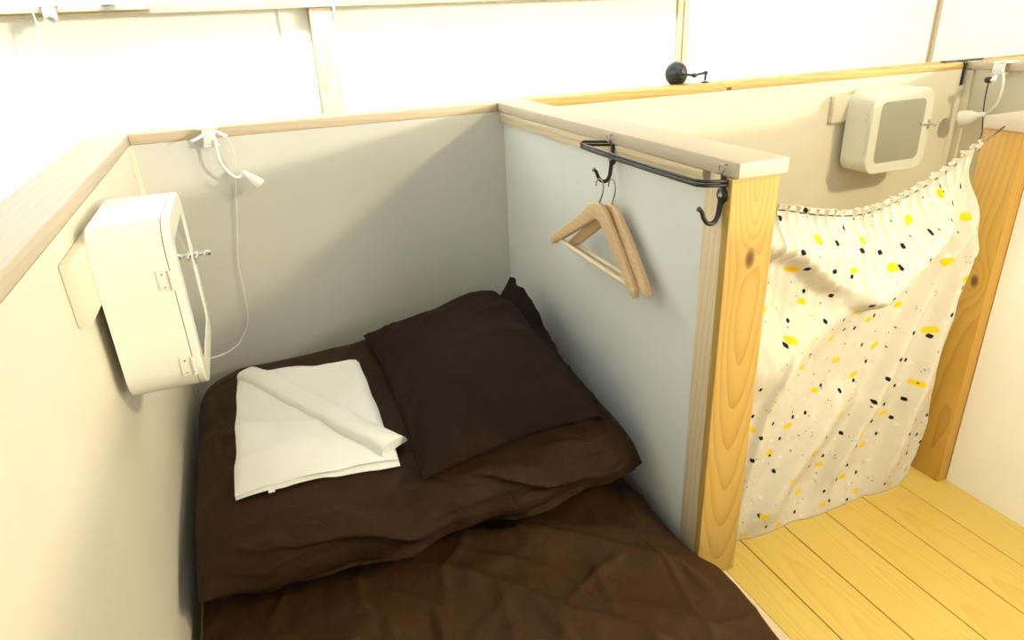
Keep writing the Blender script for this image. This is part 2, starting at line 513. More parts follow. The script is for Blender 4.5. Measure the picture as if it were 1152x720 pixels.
DUVET = [
    (.016, .030, .018, [(.235, -.70), (.255, -.80), (.32, -.90), (.42, -.945)]),
    (.014, .032, .018, [(.36, -.76), (.43, -.86), (.55, -.93), (.70, -.95)]),
    (.012, .026, .016, [(.15, -.72), (.16, -.82), (.20, -.93)]),
    (.013, .030, .018, [(.50, -.77), (.58, -.87), (.72, -.93)]),
    (-.012, .026, .020, [(.30, -.74), (.34, -.84), (.45, -.92)]),
    (.010, .022, .014, [(.70, -.80), (.80, -.88), (.92, -.92)]),
    (.008, .016, .010, [(.06, -.25), (.09, -.45), (.08, -.62)]),
    (.008, .018, .012, [(.20, -.10), (.35, -.12), (.47, -.09)]),
    (.007, .014, .010, [(.48, -.12), (.46, -.35), (.455, -.60)]),
    (.009, .018, .012, [(.955, -.45), (.965, -.65), (.95, -.85)]),
]
def mat_disp(x, y, u, v, f):
    r = ridge(x*3.2+y*1.4+.4*nz(x*5, y*5), y*2.1-x*1.2, 1.7)
    r2 = ridge(x*2.2-y*3.4, y*4.1+x*3.2+.6*nz(x*4, y*4), 8.2)
    r3 = ridge(x*5.5-y*2.2+.5*nz(x*7, y*6), y*3.3+x*1.5, 15.)**2.2
    dz = (.010*r+.008*r2+.009*r3+.004*fbm(x*9, y*9)+1.6*creases(x, y, SHEET))*f**.5
    lim = lerp(1.010, 1.040, sst(-1.10, -1.17, y)) - .020*sst(-1.2, -1.5, y)
    return ((lim-1.068)*sst(.4, 1, u)**2, 0, dz)
bm = slab(.022, 1.068, -1.95, -.025, .002, lambda x, y: .062, 190, 330, 9,
          lambda x, y: MZ-.062-.018-.012*sst(.75, 1.05, x)*sst(-1.0, -1.5, y), mat_disp)
mt = obj('futon_mattress', bm, M['brown2'], angle=None)
tag(mt, 'low futon mattress in a creased dark brown fitted sheet along the floorboards', 'mattress')

DX0, DX1, DY0, DY1 = .028, 1.004, -.955, -.028
def duvet_T(x, y): return .150+.045*sst(.2, 1., x)-.02*sst(-.3, 0, y)
def duvet_wr(x, y):
    k = sst(.09, .13, x)*sst(.96, .92, x)*sst(-.91, -.87, y)
    return duvet_soft(x, y)+1.6*(1-k)*creases(x, y, DUVET)
def duvet_soft(x, y):
    # soft drapes running down the front edge and across the top
    a = nz(x*6.5+y*5.0, y*1.6-x*1.2, 3.3)
    c = ridge(x*2.2+y*1.0, y*3.5+.5*nz(x*3, y*3), 5.1)
    k = sst(-.55, -.85, y)
    return .013*a*(.35+.9*k)+.010*c+.009*fbm(x*4, y*4, 2.)
def duvet_disp(x, y, u, v, f):
    k = sst(-.5, -1, v)
    g = nz(x*7.0, 4.2)*.016*k+.010*nz(x*17, 9.2, u)*k
    g -= .022*ridge(x*3.4+f*1.1, f*1.3-x*.8, 6.6)*k*sst(0, .25, f)
    gx = nz(y*6, 1.2)*.010*(1 if u < 0 else -.4)*sst(.6, 1., abs(u))
    return (gx, g-.010*k*fbm(x*5, f*3), duvet_wr(x, y)*f**.6)
def duvet_bulge(u, v):
    # corners pulled in, front edge slightly bowed towards the camera in the middle
    uu = u*(1-.035*abs(v)**6); vv = v*(1-.05*abs(u)**6)
    if v < 0: vv -= 0.0
    return uu, vv
bm = slab(DX0, DX1, DY0, DY1, MZ+.014, lambda x, y: MZ+.014+duvet_T(x, y)*.34, 150, 150, 5,
          lambda x, y: duvet_T(x, y)*.66, duvet_disp, duvet_bulge)
dv = obj('folded_duvet', bm, M['brown3'], angle=None)
tag(dv, 'thick dark brown duvet folded at the head of the futon under the pillow', 'duvet')
def duvet_top(x, y):
    u = clamp((x-DX0)/(DX1-DX0)*2-1, -1, 1); v = clamp((y-DY0)/(DY1-DY0)*2-1, -1, 1)
    f = (max(0, 1-abs(u)**5)*max(0, 1-abs(v)**5))**.5
    t = duvet_T(x, y)
    return MZ+.014+t*.34+t*.66*f+duvet_wr(x, y)*f**.6

# pillow
PC = {(-1, -1): (.482, -.925), (1, -1): (.915, -.880), (1, 1): (.905, -.255), (-1, 1): (.494, -.205)}
def pmap(u, v):
    s, t = (u+1)/2, (v+1)/2
    a = [lerp(PC[-1, -1][k], PC[1, -1][k], s) for k in (0, 1)]
    b = [lerp(PC[-1, 1][k], PC[1, 1][k], s) for k in (0, 1)]
    return lerp(a[0], b[0], t), lerp(a[1], b[1], t)
def prest(x, y, u, v):
    return max(duvet_top(clamp(x, .2, .90), clamp(y, -.85, -.2)), .26)+.009
bm = bmesh.new(); nx = ny = 90; top = {}; bot = {}
for i in range(nx+1):
    for j in range(ny+1):
        u = lerp(i/nx*2-1, math.sin((i/nx-.5)*PI), .7); v = lerp(j/ny*2-1, math.sin((j/ny-.5)*PI), .7)
        uu = u*(1-.05*(1-v*v)); vv = v*(1-.045*(1-u*u))
        x, y = pmap(uu, vv)
        f = (max(0, 1-abs(u)**3.2)*max(0, 1-abs(v)**3.2))**.62
        zc = prest(x, y, u, v)
        # corner darts and soft dents
        corner = abs(u)*abs(v)
        dart = ridge((u-v)*2.6+.3*nz(u*3, v*3), (u+v)*.8, 4.)*corner
        w = .010*dart+.006*fbm(x*6, y*6, 7.)+.008*ridge(x*3.+y*2., y*4-x, 2.2)*f
        seam = .006*nz(u*6, v*6, 12.)*(1-f)
        lift = .055*sst(.0, 1., (v+1)/2)*sst(.2, 1., (u+1)/2)
        rim = i in (0, nx) or j in (0, ny)
        a = bm.verts.new((x, y, zc+.014+.086*f+(w*f**.4)+seam+lift))
        top[i, j] = a
        bot[i, j] = a if rim else bm.verts.new((x, y, zc+.012-.010*f+lift*.2))
for i in range(nx):
    for j in range(ny):
        bm.faces.new((top[i, j], top[i+1, j], top[i+1, j+1], top[i, j+1]))
        q = (bot[i, j], bot[i, j+1], bot[i+1, j+1], bot[i+1, j])
        try: bm.faces.new(q)
        except ValueError: pass
pil = obj('pillow', bm, M['brown'], angle=None)
tag(pil, 'dark brown pillow with a loose open hem lying on the folded duvet', 'pillow')
# loose hem of the pillowcase along the side next to the partition
bm = bmesh.new(); rows = []
nv = 80; nw = 8
for j in range(nv+1):
    v = j/nv
    row = []
    for i in range(nw+1):
        s = i/nw
        x0, y0 = pmap(.97, v*2-1)
        lift = .055*sst(.0, 1., v)
        zb = prest(x0, y0, 1, v*2-1)+.010+lift
        up = sst(.55, .95, v)
        wdt = lerp(.022, .055, sst(.25, .8, v))
        x = x0+s*(wdt-.006*up)+(.004+.010*up)*nz(v*13, 2.2)*s
        z = zb+s*(.056*up-.008)+.014*nz(v*14, 5.1)*s-.004*math.sin(s*PI)
        y = y0+.030*s*up
        row.append(Vector((min(x, 1.018), y, z)))
    rows.append(row)
tv = [[bm.verts.new(p+Vector((0, 0, .0025))) for p in r] for r in rows]
bv = [[bm.verts.new(p-Vector((-.001, 0, .0025))) for p in r] for r in rows]
for j in range(nv):
    for i in range(nw):
        bm.faces.new((tv[j][i], tv[j][i+1], tv[j+1][i+1], tv[j+1][i]))
        bm.faces.new((bv[j][i], bv[j+1][i], bv[j+1][i+1], bv[j][i+1]))
    for i in (0, nw): bm.faces.new((tv[j][i], tv[j+1][i], bv[j+1][i], bv[j][i]))
for i in range(nw):
    for j in (0, nv): bm.faces.new((tv[j][i], tv[j][i+1], bv[j][i+1], bv[j][i]))
obj('hem', bm, M['brown'], pil, angle=60)

# folded white sheets
root = empty('folded_sheets', (.29, -.5, .27), 'folded white cotton sheets with one corner turned over on the duvet', 'sheets')
def sheet_layer(corners, h0, th, nx=46, ny=60, wav=.003, seed=0., curl=0.):
    bm = bmesh.new()
    c = corners
    tp, bt = [], []
    for i in range(nx+1):
        a, b = [], []
        for j in range(ny+1):
            s, t = i/nx, j/ny
            x = lerp(lerp(c[0][0], c[1][0], s), lerp(c[3][0], c[2][0], s), t)
            y = lerp(lerp(c[0][1], c[1][1], s), lerp(c[3][1], c[2][1], s), t)
            x += .004*nz(t*5, seed)*(1 if s > .5 else -1); y += .006*nz(s*5, seed+3)
            z = duvet_top(x, y)+h0+wav*fbm(x*9, y*9, seed)
            e = min(1, min(s, 1-s)*nx/1.5, min(t, 1-t)*ny/1.5)
            a.append(bm.verts.new((x, y, z+th*(.5+.5*e)))); b.append(bm.verts.new((x, y, z+th*.2*(1-e))))
        tp.append(a); bt.append(b)
    for i in range(nx):
        for j in range(ny):
            bm.faces.new((tp[i][j], tp[i+1][j], tp[i+1][j+1], tp[i][j+1]))
            bm.faces.new((bt[i][j], bt[i][j+1], bt[i+1][j+1], bt[i+1][j]))
    for i in range(nx):
        for j in (0, ny): bm.faces.new((tp[i][j], tp[i+1][j], bt[i+1][j], bt[i][j]))
    for j in range(ny):
        for i in (0, nx): bm.faces.new((tp[i][j], tp[i][j+1], bt[i][j+1], bt[i][j]))
    return bm
Lc = [(.125, -.775), (.455, -.838), (.455, -.345), (.140, -.215)]
obj('layer', sheet_layer(Lc, .005, .006, seed=1.), M['linen'], root)
obj('layer', sheet_layer([(Lc[0][0]+.002, Lc[0][1]+.007), (Lc[1][0]-.004, Lc[1][1]+.012), (.452, -.343), (.141, -.217)], .0115, .006, seed=1.4), M['linen'], root)
# the turned-over flap: a roll of cloth from the far left corner to the near right corner
bm = bmesh.new(); rows = []
A = Vector((.150, -.235)); B = Vector((.436, -.805))
dirv = (B-A).normalized(); nrm = Vector((-dirv.y, dirv.x))
nl = 60; nk = 14
for j in range(nl+1):
    t = j/nl
    base = A.lerp(B, t)
    wd = lerp(.058, .070, t)
    row = []
    for k in range(nk+1):
        s = k/nk
        off = (s-.20)*wd
        p = base+nrm*off
        hgt = .0165+.019*max(0, math.sin(s*PI))**.35*(.75+.35*t)*(1-.25*s)+.0015*nz(t*7, s*2)
        row.append(Vector((p.x, p.y, duvet_top(p.x, p.y)+hgt)))
    rows.append(row)
tv = [[bm.verts.new(p+Vector((0, 0, .003))) for p in r] for r in rows]
bv = [[bm.verts.new(Vector((p.x, p.y, duvet_top(p.x, p.y)+.0160))) for p in r] for r in rows]
for j in range(nl):
    for i in range(nk):
        bm.faces.new((tv[j][i], tv[j][i+1], tv[j+1][i+1], tv[j+1][i]))
        bm.faces.new((bv[j][i], bv[j+1][i], bv[j+1][i+1], bv[j][i+1]))
    for i in (0, nk): bm.faces.new((tv[j][i], tv[j+1][i], bv[j+1][i], bv[j][i]))
for i in range(nk):
    for j in (0, nl): bm.faces.new((tv[j][i], tv[j][i+1], bv[j][i+1], bv[j][i]))
obj('turned_flap', bm, M['linen'], root)
z = duvet_top(.196, -.775)
obj('care_tag', BX(.190, .203, -.797, -.768, z+.004, z+.0062, .0005), M['linen'], root)

# ------------------------------------------------------------------ wall cabinets
CW, CH, CD = .30, .30, .106
def plate(bm, outer, inner, d0, d1):
    """ring between two outlines of equal count, extruded in local y (depth) from d0 to d1"""
    n = len(outer)
    r = [[bm.verts.new((p[0], d, p[1])) for p in o] for o in (outer, inner) for d in (d0, d1)]
    o0, o1, i0, i1 = r
    for k in range(n):
        q = (k+1) % n
        bm.faces.new((o0[k], o0[q], o1[q], o1[k])); bm.faces.new((i0[k], i1[k], i1[q], i0[q]))
        bm.faces.new((o1[k], o1[q], i1[q], i1[k])); bm.faces.new((o0[k], i0[k], i0[q], o0[q]))
    return bm

def make_cabinet(label):
    """local frame: wall at y=0, front towards -y, hinges on -x"""
    root = empty('wall_cabinet', (0, 0, 0), label, 'cabinet', 'white wall cabinets')
    y0, y1 = -.020, -.020-CD
    # shell
    bm = bmesh.new()
    out = rrect(CW, CH, .052); inn = rrect(CW-.006, CH-.006, .049)
    plate(bm, out, inn, y1, y0)
    back = [bm.verts.new((p[0], y0, p[1])) for p in inn]; bm.faces.new(back)
    back = [bm.verts.new((p[0], y0-.003, p[1])) for p in inn]; bm.faces.new(back)
    obj('body', bm, M['enamel'], root, angle=35)
    # door: raised frame with pane
    door = bpy.data.objects
    bm = bmesh.new()
    o2 = rrect(CW, CH, .052); i2 = rrect(CW-.078, CH-.078, .022)
    # frame with softened front edge
    steps = [(o2, y1-.0012), (o2, y1-.011), (rrect(CW-.004, CH-.004, .050), y1-.0135), (rrect(CW-.072, CH-.072, .024), y1-.0135), (i2, y1-.0130), (i2, y1-.0012)]
    rings = [[bm.verts.new((p[0], d, p[1])) for p in o] for o, d in steps]
    n = len(o2)
    for a in range(len(rings)):
        b_ = (a+1) % len(rings)
        for k in range(n):
            q = (k+1) % n
            bm.faces.new((rings[a][k], rings[a][q], rings[b_][q], rings[b_][k]))
    dr = obj('door', bm, M['enamel'], root, angle=35)
    bm = bmesh.new()
    g = rrect(CW-.074, CH-.074, .024)
    f = [bm.verts.new((p[0], y1-.0085, p[1])) for p in g]; b2 = [bm.verts.new((p[0], y1-.0122, p[1])) for p in g]
    bm.faces.new(f); bm.faces.new(b2[::-1])
    for k in range(len(g)): bm.faces.new((f[k], f[(k+1) % len(g)], b2[(k+1) % len(g)], b2[k]))
    tag(obj('mirror_pane', bm, M['mirror'], dr, angle=30), 'flat mirror pane')
    # latch on the +x edge
    bm = bmesh.new()
    box(bm, .1325, .1475, y1-.0155, y1-.0134, -.004, .032, .0007)
    lathe(bm, [(0, .0045), (.006, .004), (.010, .0035), (.016, .003), (.020, .0055), (.026, .006), (.030, .003)], (.140, y1-.0155, .014), (0, -1, 0), 14)
    tube(bm, [(.112, y1-.019, .0135), (.140, y1-.0205, .014), (.164, y1-.019, .0135)], .0032, seg=8)
    tag(obj('latch', bm, M['chrome'], dr, angle=35), 'chrome turn latch')
    # hinges on the -x side
    for zc in (.060, -.095):
        bm = bmesh.new()
        xs = -CW/2
        box(bm, xs-.0022, xs-.0002, y1+.002, y1+.020, zc-.017, zc+.017, .0006)
        box(bm, xs-.0022, xs-.0002, y1-.0115, y1-.0015, zc-.017, zc+.017, .0006)
        for k in range(5):
            tube(bm, [(xs-.0035, y1+.0002, zc-.017+.0068*k+.0004), (xs-.0035, y1+.0002, zc-.017+.0068*(k+1)-.0004)], .0028, seg=10)
        hg = obj('hinge', bm, M['enamel'], root, angle=35)
        bm = bmesh.new()
        for dz in (-.011, .011):
            lathe(bm, [(0, .0022), (.0008, .0018)], (xs-.0022, y1+.012, zc+dz), (-1, 0, 0), 10)
        tag(obj('screw', bm, M['chrome'], hg, angle=35), 'small chrome screws')
    # board the cabinet is fixed to
    obj('mounting_board', BX(-.206, .15, -.0195, -.0005, .035, .131, .002), M['board'], root)
    return root

c1 = make_cabinet('white metal wall cabinet with mirror door beside the bed, on the left wall')
c1.location = (0, -.72, .72); c1.rotation_euler = (0, 0, PI/2)
c2 = copy_tree(c1)
c2['label'] = 'white metal wall cabinet with mirror door beyond the dotted curtain'
c2.location = (2.568, 0, .698); c2.rotation_euler = (0, 0, 0)

for ch in c1.children:
    if ch.name.startswith('mounting_board'):
        ch.data = ch.data.copy()
        for v in ch.data.vertices:
            if v.co.x < 0: v.co.x -= .030
for ch in c2.children:
    if ch.name.startswith('mounting_board'): ch.location.x = -.012

# ------------------------------------------------------------------ black iron rail with two hooks
root = empty('hanging_rail', (1.02, -.9, .86), 'black iron rail with two hooks fixed to the wooden partition frame', 'rail')
rz = .877
for dz, nm in ((.0035, 0), (-.0035, 1)):
    pts = [(1.0195, -.704, .884+dz), (1.006, -.694, .884+dz), (.985, -.678, .884+dz), (.972, -.668, .884+dz*1.0), (.966, -.672, rz+dz+.004), (.966, -.69, rz+dz+.002), (.966, -.90, rz+dz), (.966, -1.07, rz+dz), (.970, -1.094, rz+dz), (.985, -1.104, rz+dz-.001), (1.0175, -1.108, .874+dz)]
    obj('bar', TB(smooth_path(pts, 5), .0030, seg=10), M['iron'], root, angle=60)
for yc, wx in ((-.712, 1.0222), (-1.098, 1.0177)):
    bm = bmesh.new()
    # flat strap with round plate
    box(bm, wx-.005, wx-.0005, yc-.0055, yc+.0055, .838, .884, .001)
    lathe(bm, [(0, .0135), (.004, .013), (.006, .010)], (wx-.0005, yc, .852), (-1, 0, 0), 20)
    br = obj('bracket', bm, M['iron'], root, angle=35)
    bm = bmesh.new()
    lathe(bm, [(0, .0048), (.0018, .004)], (wx-.0066, yc, .852), (-1, 0, 0), 14)
    tag(obj('screw', bm, M['chrome'], br, angle=35), 'steel screw head')
    pts = [(wx-.004, yc, .850), (wx-.006, yc, .832), (wx-.009, yc, .815), (wx-.017, yc, .805), (wx-.028, yc, .806), (wx-.037, yc, .816), (wx-.042, yc, .828), (wx-.049, yc, .834)]
    sp = smooth_path(pts, 6)
    n = len(sp)
    tag(obj('hook', TB(sp, .004, seg=10, radii=[.0048-.0014*(i/n) if i < n-4 else .0036+.0004*(i-n+4) for i in range(n)]), M['iron'], br, angle=60), 'black curved hook')
    # screw eye in the rail above and the wire drop to the bracket
    bm = bmesh.new()
    ex = wx-.006 if yc > -1 else wx-.004
    ey = W-.001
    c = Vector((W-.011, yc, .897))
    ring = [c+Vector((.0, math.cos(a)*.0068, math.sin(a)*.0068)) for a in [2*PI*k/20 for k in range(21)]]
    tube(bm, ring, .0014, seg=8)
    tube(bm, [c+Vector((0.0, 0, .0)) + Vector((.0, .0, .0068)), c+Vector((.0108, 0, .0068))], .0014, seg=8)
    tube(bm, [c+Vector((0, 0, -.0068)), (wx-.003, yc, .882)], .0016, seg=8)
    tag(obj('screw_eye', bm, M['wire'], root, angle=60), 'small steel screw eye')

# ------------------------------------------------------------------ two wooden hangers
def make_hanger(label):
    """local frame: hanger lies in the y-z plane, its hook's top at the origin"""
    root = empty('clothes_hanger', (0, 0, 0), label, 'hanger', 'wooden hangers on the rail')
    # shoulders: curved tapered bar
    top = [(0, -.064), (.020, -.070), (.041, -.087), (.073, -.114), (.109, -.143), (.141, -.169), (.163, -.186), (.174, -.198)]
    bm = bmesh.new()
    pts = smooth_path([(0, -a, b) for a, b in top[::-1]]+[(0, a, b) for a, b in top[1:]], 6)
    n = len(pts); rings = []
    for i, p in enumerate(pts):
        s = abs(p.y)/.174
        hh = lerp(.0245, .0135, s**.8); tt = lerp(.0085, .0105, s)
        if s > .95: hh *= 1-.45*(s-.95)/.05; tt *= 1-.4*(s-.95)/.05
        if .885 < s < .925: hh *= .80
        bow = .012*s*s
        d = (pts[min(i+1, n-1)]-pts[max(i-1, 0)]).normalized()
        nrm = Vector((0, -d.z, d.y))
        c = p+Vector((-bow, 0, 0))
        sec = rrect(tt*2*.8, hh*2*.8, min(tt, hh)*.42, 3)
        rings.append([bm.verts.new(c+Vector((q[0], 0, 0))+nrm*q[1]) for q in sec])
    m_ = len(rings[0])
    for i in range(n-1):
        for k in range(m_):
            bm.faces.new((rings[i][k], rings[i][(k+1) % m_], rings[i+1][(k+1) % m_], rings[i+1][k]))
    bm.faces.new(rings[0]); bm.faces.new(rings[-1][::-1])
    obj('shoulder_bar', bm, M['hanger'], root, angle=50)
    bm = bmesh.new()
    tube(bm, [(-.009, -.150, -.1835), (-.008, 0, -.185), (-.009, .150, -.1835)], .0058, seg=12)
    tag(obj('trouser_bar', bm, M['hanger_pale'], root, angle=60), 'pale thin wooden bar')
    # wire hook over the iron hook
    pts = [(0, .019, -.010), (0, .017, .001), (0, .010, .0085), (0, .001, .009), (0, -.007, .002), (0, -.010, -.010), (0, -.007, -.024), (0, -.001, -.038), (0, 0, -.052), (0, 0, -.074)]
    obj('hook', TB(smooth_path(pts, 4), .0017, seg=8), M['wire'], root, angle=60)
    return root
h1 = make_hanger('pale wooden clothes hanger with trouser bar, the nearer one to the bed')
h1.location = (.986, -.724, .803); h1.rotation_euler = (math.radians(6), 0, math.radians(6))
h2 = copy_tree(h1)
h2['label'] = 'wooden clothes hanger half hidden behind another, lying against the partition panel'
h2.location = (1.007, -.740, .803); h2.rotation_euler = (math.radians(2), 0, math.radians(2))

# ------------------------------------------------------------------ curtain
top_pts = [(1.120, .800), (1.19, .790), (1.307, .763), (1.412, .752), (1.515, .772), (1.606, .806), (1.698, .855), (1.777, .897)]
def interp(pts, x):
    if x <= pts[0][0]: return pts[0][1]
    for (a, b), (c, d) in zip(pts, pts[1:]):
        if x <= c: return b+(d-b)*(x-a)/(c-a)
    return pts[-1][1]
sm = smooth_path([(x, 0, z) for x, z in top_pts], 10)
topc = [(p.x, p.z) for p in sm]
pouch = [(1.10, .72), (1.166, .71), (1.209, .694), (1.313, .609), (1.418, .560), (1.503, .625), (1.564, .685), (1.623, .767), (1.70, .856), (1.78, .95)]
nu, nvv = 420, 190
bm = bmesh.new(); uvl = bm.loops.layers.uv.new('cloth'); V = []; UV = {}
def seg_ridge(x, z, x0, z0, x1, z1, wd):
    dx, dz = x1-x0, z1-z0; L = math.hypot(dx, dz)
    t = ((x-x0)*dx+(z-z0)*dz)/L/L
    dd = ((x-x0)*dz-(z-z0)*dx)/L
    k = sst(-.1, .15, t)*sst(1.15, .8, t)
    # sharp on one side, soft on the other
    return k*math.exp(-(dd/(wd if dd < 0 else wd*.35))**2)
for i in range(nu+1):
    s = i/nu; row = []
    for j in range(nvv+1):
        t = j/nvv
        xt = lerp(1.122, 1.705, s)
        xb = lerp(1.135, 1.735, s)
        flare = 0.
        x = lerp(xt, xb, t)
        # right edge comes away from the post and back at the foot
        er = sst(.75, 1., s)
        x += er*(-.030*math.exp(-((t-.14)/.14)**2)+.022*math.exp(-((t-.83)/.10)**2)-.030*sst(.9, 1., t))
        zt = interp(topc, xt)
        zb = .004+.022*sst(.93, 1, s)*sst(.5, 1, t)
        z = lerp(zt, zb, t**.97)
        yl = -1.047
        # gathers below the string
        g = math.exp(-t*7.5)
        ph = xt*2*PI/.0245+1.6*nz(xt*22, .3)
        y = yl-.0075*math.sin(ph)*g*(.6+.6*nz(xt*13, 4.))-.006*nz(xt*38, 2.1, t)*math.exp(-t*4)
        x += .0035*math.cos(ph)*g
        # frill above the string
        # pouch fold, bulge shaped to put a shade line on the cloth
        pz = interp(pouch, x)
        dd = z-pz
        y -= .046*sst(-.022, .03, dd)*sst(0, .10, t)*sst(1.78, 1.55, x)
        # diagonal folds from the high corner
        y -= .042*seg_ridge(x, z, 1.69, .78, 1.40, .06, .040)
        y -= .046*seg_ridge(x, z, 1.71, .74, 1.60, .05, .055)
        y -= .044*seg_ridge(x, z, 1.66, .76, 1.14, .44, .075)
        y -= .038*seg_ridge(x, z, 1.42, .36, 1.20, .05, .06)
        y -= .016*seg_ridge(x, z, 1.24, .48, 1.16, .05, .03)
        y += .010*fbm(x*5, z*4, 3.)*sst(0, .15, t)
        # foot: cloth drags forward on the boards
        y -= .018*sst(.12, .0, z)*(.7+.6*nz(x*6, 1.1))
        y = min(y, -1.012); y = max(y, -1.16)
        if x < 1.135: y = max(y, -1.094)
        v = bm.verts.new((x, y, max(.004, z+.003*nz(x*8, 7.)*sst(.8, 1, t))))
        UV[v] = (s*.86, (1-t)*.86)
        row.append(v)
    V.append(row)
for i in range(nu):
    for j in range(nvv):
        f = bm.faces.new((V[i][j], V[i+1][j], V[i+1][j+1], V[i][j+1]))
        for l in f.loops: l[uvl].uv = UV[l.vert]
root = empty('curtain', (1.45, -1.047, 0), 'cream cotton curtain with yellow and black dots hung between two pine posts', 'curtain')
cl = obj('cloth', bm, M['curtain'], root, angle=None)
sd = cl.modifiers.new('thickness', 'SOLIDIFY'); sd.thickness = .0012; sd.offset = 0
# frilled heading
bm = bmesh.new(); uvl = bm.loops.layers.uv.new('cloth'); V = []
nh = 700
for i in range(nh+1):
    s = i/nh; xt = lerp(1.122, 1.705, s); zt = interp(topc, xt); row = []
    ph = xt*2*PI/.0245+1.6*nz(xt*22, .3)
    for j in range(7):
        t = j/6
        y = -1.047-.0075*math.sin(ph)*(.6+.6*nz(xt*13, 4.))*(1+.5*t)-.005*t*math.sin(xt*520+3*nz(xt*30, 1))
        v = bm.verts.new((xt+.0035*math.cos(ph), y, zt+.013*t+.003*t*nz(xt*60, 8.2)))
        row.append((v, (s*.86, .86+.013*t)))
    V.append(row)
for i in range(nh):
    for j in range(6):
        q = (V[i][j], V[i+1][j], V[i+1][j+1], V[i][j+1])
        f = bm.faces.new([a[0] for a in q])
        for l, a in zip(f.loops, q): l[uvl].uv = a[1]
fr = obj('frilled_heading', bm, M['curtain'], root, angle=None)
sd = fr.modifiers.new('thickness', 'SOLIDIFY'); sd.thickness = .0012; sd.offset = 0
pts = [(x, -1.047, z+.001) for x, z in topc]
obj('curtain_wire', TB([(1.1162, -1.06, .802)]+pts+[(1.7805, -1.047, .900)], .0012, seg=6), M['blackplastic'], root)

# ------------------------------------------------------------------ clip lamps
def lamp_head(bm, base, axis, L=.05, r0=.009, r1=.021):
    lathe(bm, [(0, r0*.5), (.002, r0), (L*.3, r0*1.25), (L*.55, r1*.8), (L, r1), (L, r1-.002), (L*.55, r1*.7), (L*.4, r1*.3)], base, axis, 24)

root = empty('clip_lamp', (.2, -.01, .9), 'white clip lamp with bent neck on the back rail over the bed', 'lamp', 'white clip lamps')
bm = bmesh.new()
box(bm, .168, .222, -.045, .03, .9105, .9165, .0025)
box(bm, .175, .215, -.0435, -.0055, .866, .8735, .0025)
box(bm, .178, .212, -.0445, -.036, .8735, .9105, .002)
tube(bm, smooth_path([(.190, -.036, .905), (.172, -.055, .895), (.150, -.07, .888)], 5), .005, seg=8, flat=(1.6, .6))
tube(bm, smooth_path([(.212, -.036, .905), (.225, -.05, .898), (.235, -.06, .893)], 5), .005, seg=8, flat=(1.6, .6))
obj('clamp', bm, M['plastic'], root, angle=40)
neck = smooth_path([(.205, -.047, .885), (.206, -.052, .855), (.211, -.055, .820), (.230, -.055, .789), (.247, -.055, .782), (.259, -.055, .796)], 8)
obj('neck', TB(neck, .0042, seg=10), M['plastic'], root, angle=60)
bm = bmesh.new(); lamp_head(bm, (.257, -.055, .797), (.62, -.08, -.62), .058, .007, .0165)
obj('lamp_head', bm, M['plastic'], root, angle=40)
obj('cord', TB(smooth_path([(.214, -.037, .9), (.235, -.04, .888), (.245, -.042, .85), (.238, -.02, .779), (.215, -.012, .64), (.196, -.012, .531), (.196, -.014, .44), (.188, -.016, .35), (.158, -.03, .30), (.150, -.12, .325), (.125, -.22, .352), (.085, -.30, .383), (.060, -.36, .44)], 8), .0017, seg=8), M['plastic'], root, angle=60)

root = empty('clip_lamp', (3.03, -.15, .9), 'white clip lamp with round head on the rail beyond the second cabinet', 'lamp', 'white clip lamps')
bm = bmesh.new()
box(bm, 3.01, 3.09, -.175, -.125, .9105, .917, .0025)
box(bm, 3.02, 3.05, -.170, -.130, .868, .8755, .0025)
box(bm, 3.01, 3.018, -.172, -.128, .872, .9105, .002)
tube(bm, smooth_path([(3.012, -.15, .868), (2.995, -.155, .86), (2.975, -.165, .85)], 5), .006, seg=8, flat=(1.6, .6))
obj('clamp', bm, M['plastic'], root, angle=40)
obj('neck', TB(smooth_path([(3.008, -.170, .89), (3.0, -.185, .86), (3.0, -.190, .827), (3.0, -.185, .775), (3.0, -.165, .738), (3.0, -.145, .722)], 8), .005, seg=10), M['plastic'], root, angle=60)
bm = bmesh.new(); lamp_head(bm, (3.0, -.147, .724), (-.25, .9, -.30), .085, .010, .034)
obj('lamp_head', bm, M['plastic'], root, angle=40)
bm = bmesh.new()
tube(bm, smooth_path([(2.985, -.146, .862), (2.985, -.143, .845), (3.0, -.132, .80), (3.002, -.136, .74), (3.004, -.149, .657), (3.005, -.150, .60), (3.0, -.20, .5)], 6), .0022, seg=6)
tag(obj('cord', bm, M['blackplastic'], root, angle=60), 'thin black cord')
bm = bmesh.new()
lathe(bm, [(0, .006), (.004, .011), (.016, .012), (.024, .009)], (2.996, -.146, .850), (-.8, .3, .1), 16)
tag(obj('switch', bm, M['blackplastic'], root, angle=40), 'black round switch')

# black clip lamp behind the long rail
root = empty('clip_lamp', (1.72, .05, .91), 'black clip lamp with a round shade resting on top of the long rail', 'lamp')
bm = bmesh.new()
ax = Vector((-.25, -.95, .18)).normalized()
c = Vector((1.715, .058, .950))
lathe(bm, [(0, .004), (.0, .014), (-.010, .020), (-.022, .034), (-.036, .041), (-.038, .041), (-.036, .038), (-.02, .030), (-.008, .010)], c-ax*.0, ax*1, 30)
obj('shade', bm, M['blackplastic'], root, angle=40)
bm = bmesh.new()
lathe(bm, [(0, .012), (.012, .010), (.014, .004)], c, ax, 18)
obj('socket', bm, M['blackplastic'], root, angle=40)
bm = bmesh.new()
tube(bm, [(1.722, .048, .944), (1.765, .05, .938), (1.815, .052, .943)], .0042, seg=8)
lathe(bm, [(-.007, .004), (-.006, .008), (.006, .008), (.007, .004)], (1.768, .05, .938), (0, 1, 0), 14)
lathe(bm, [(-.007, .003), (-.006, .0065), (.006, .0065), (.007, .003)], (1.816, .052, .943), (0, 1, 0), 14)
obj('arm', bm, M['blackplastic'], root, angle=40)
bm = bmesh.new()
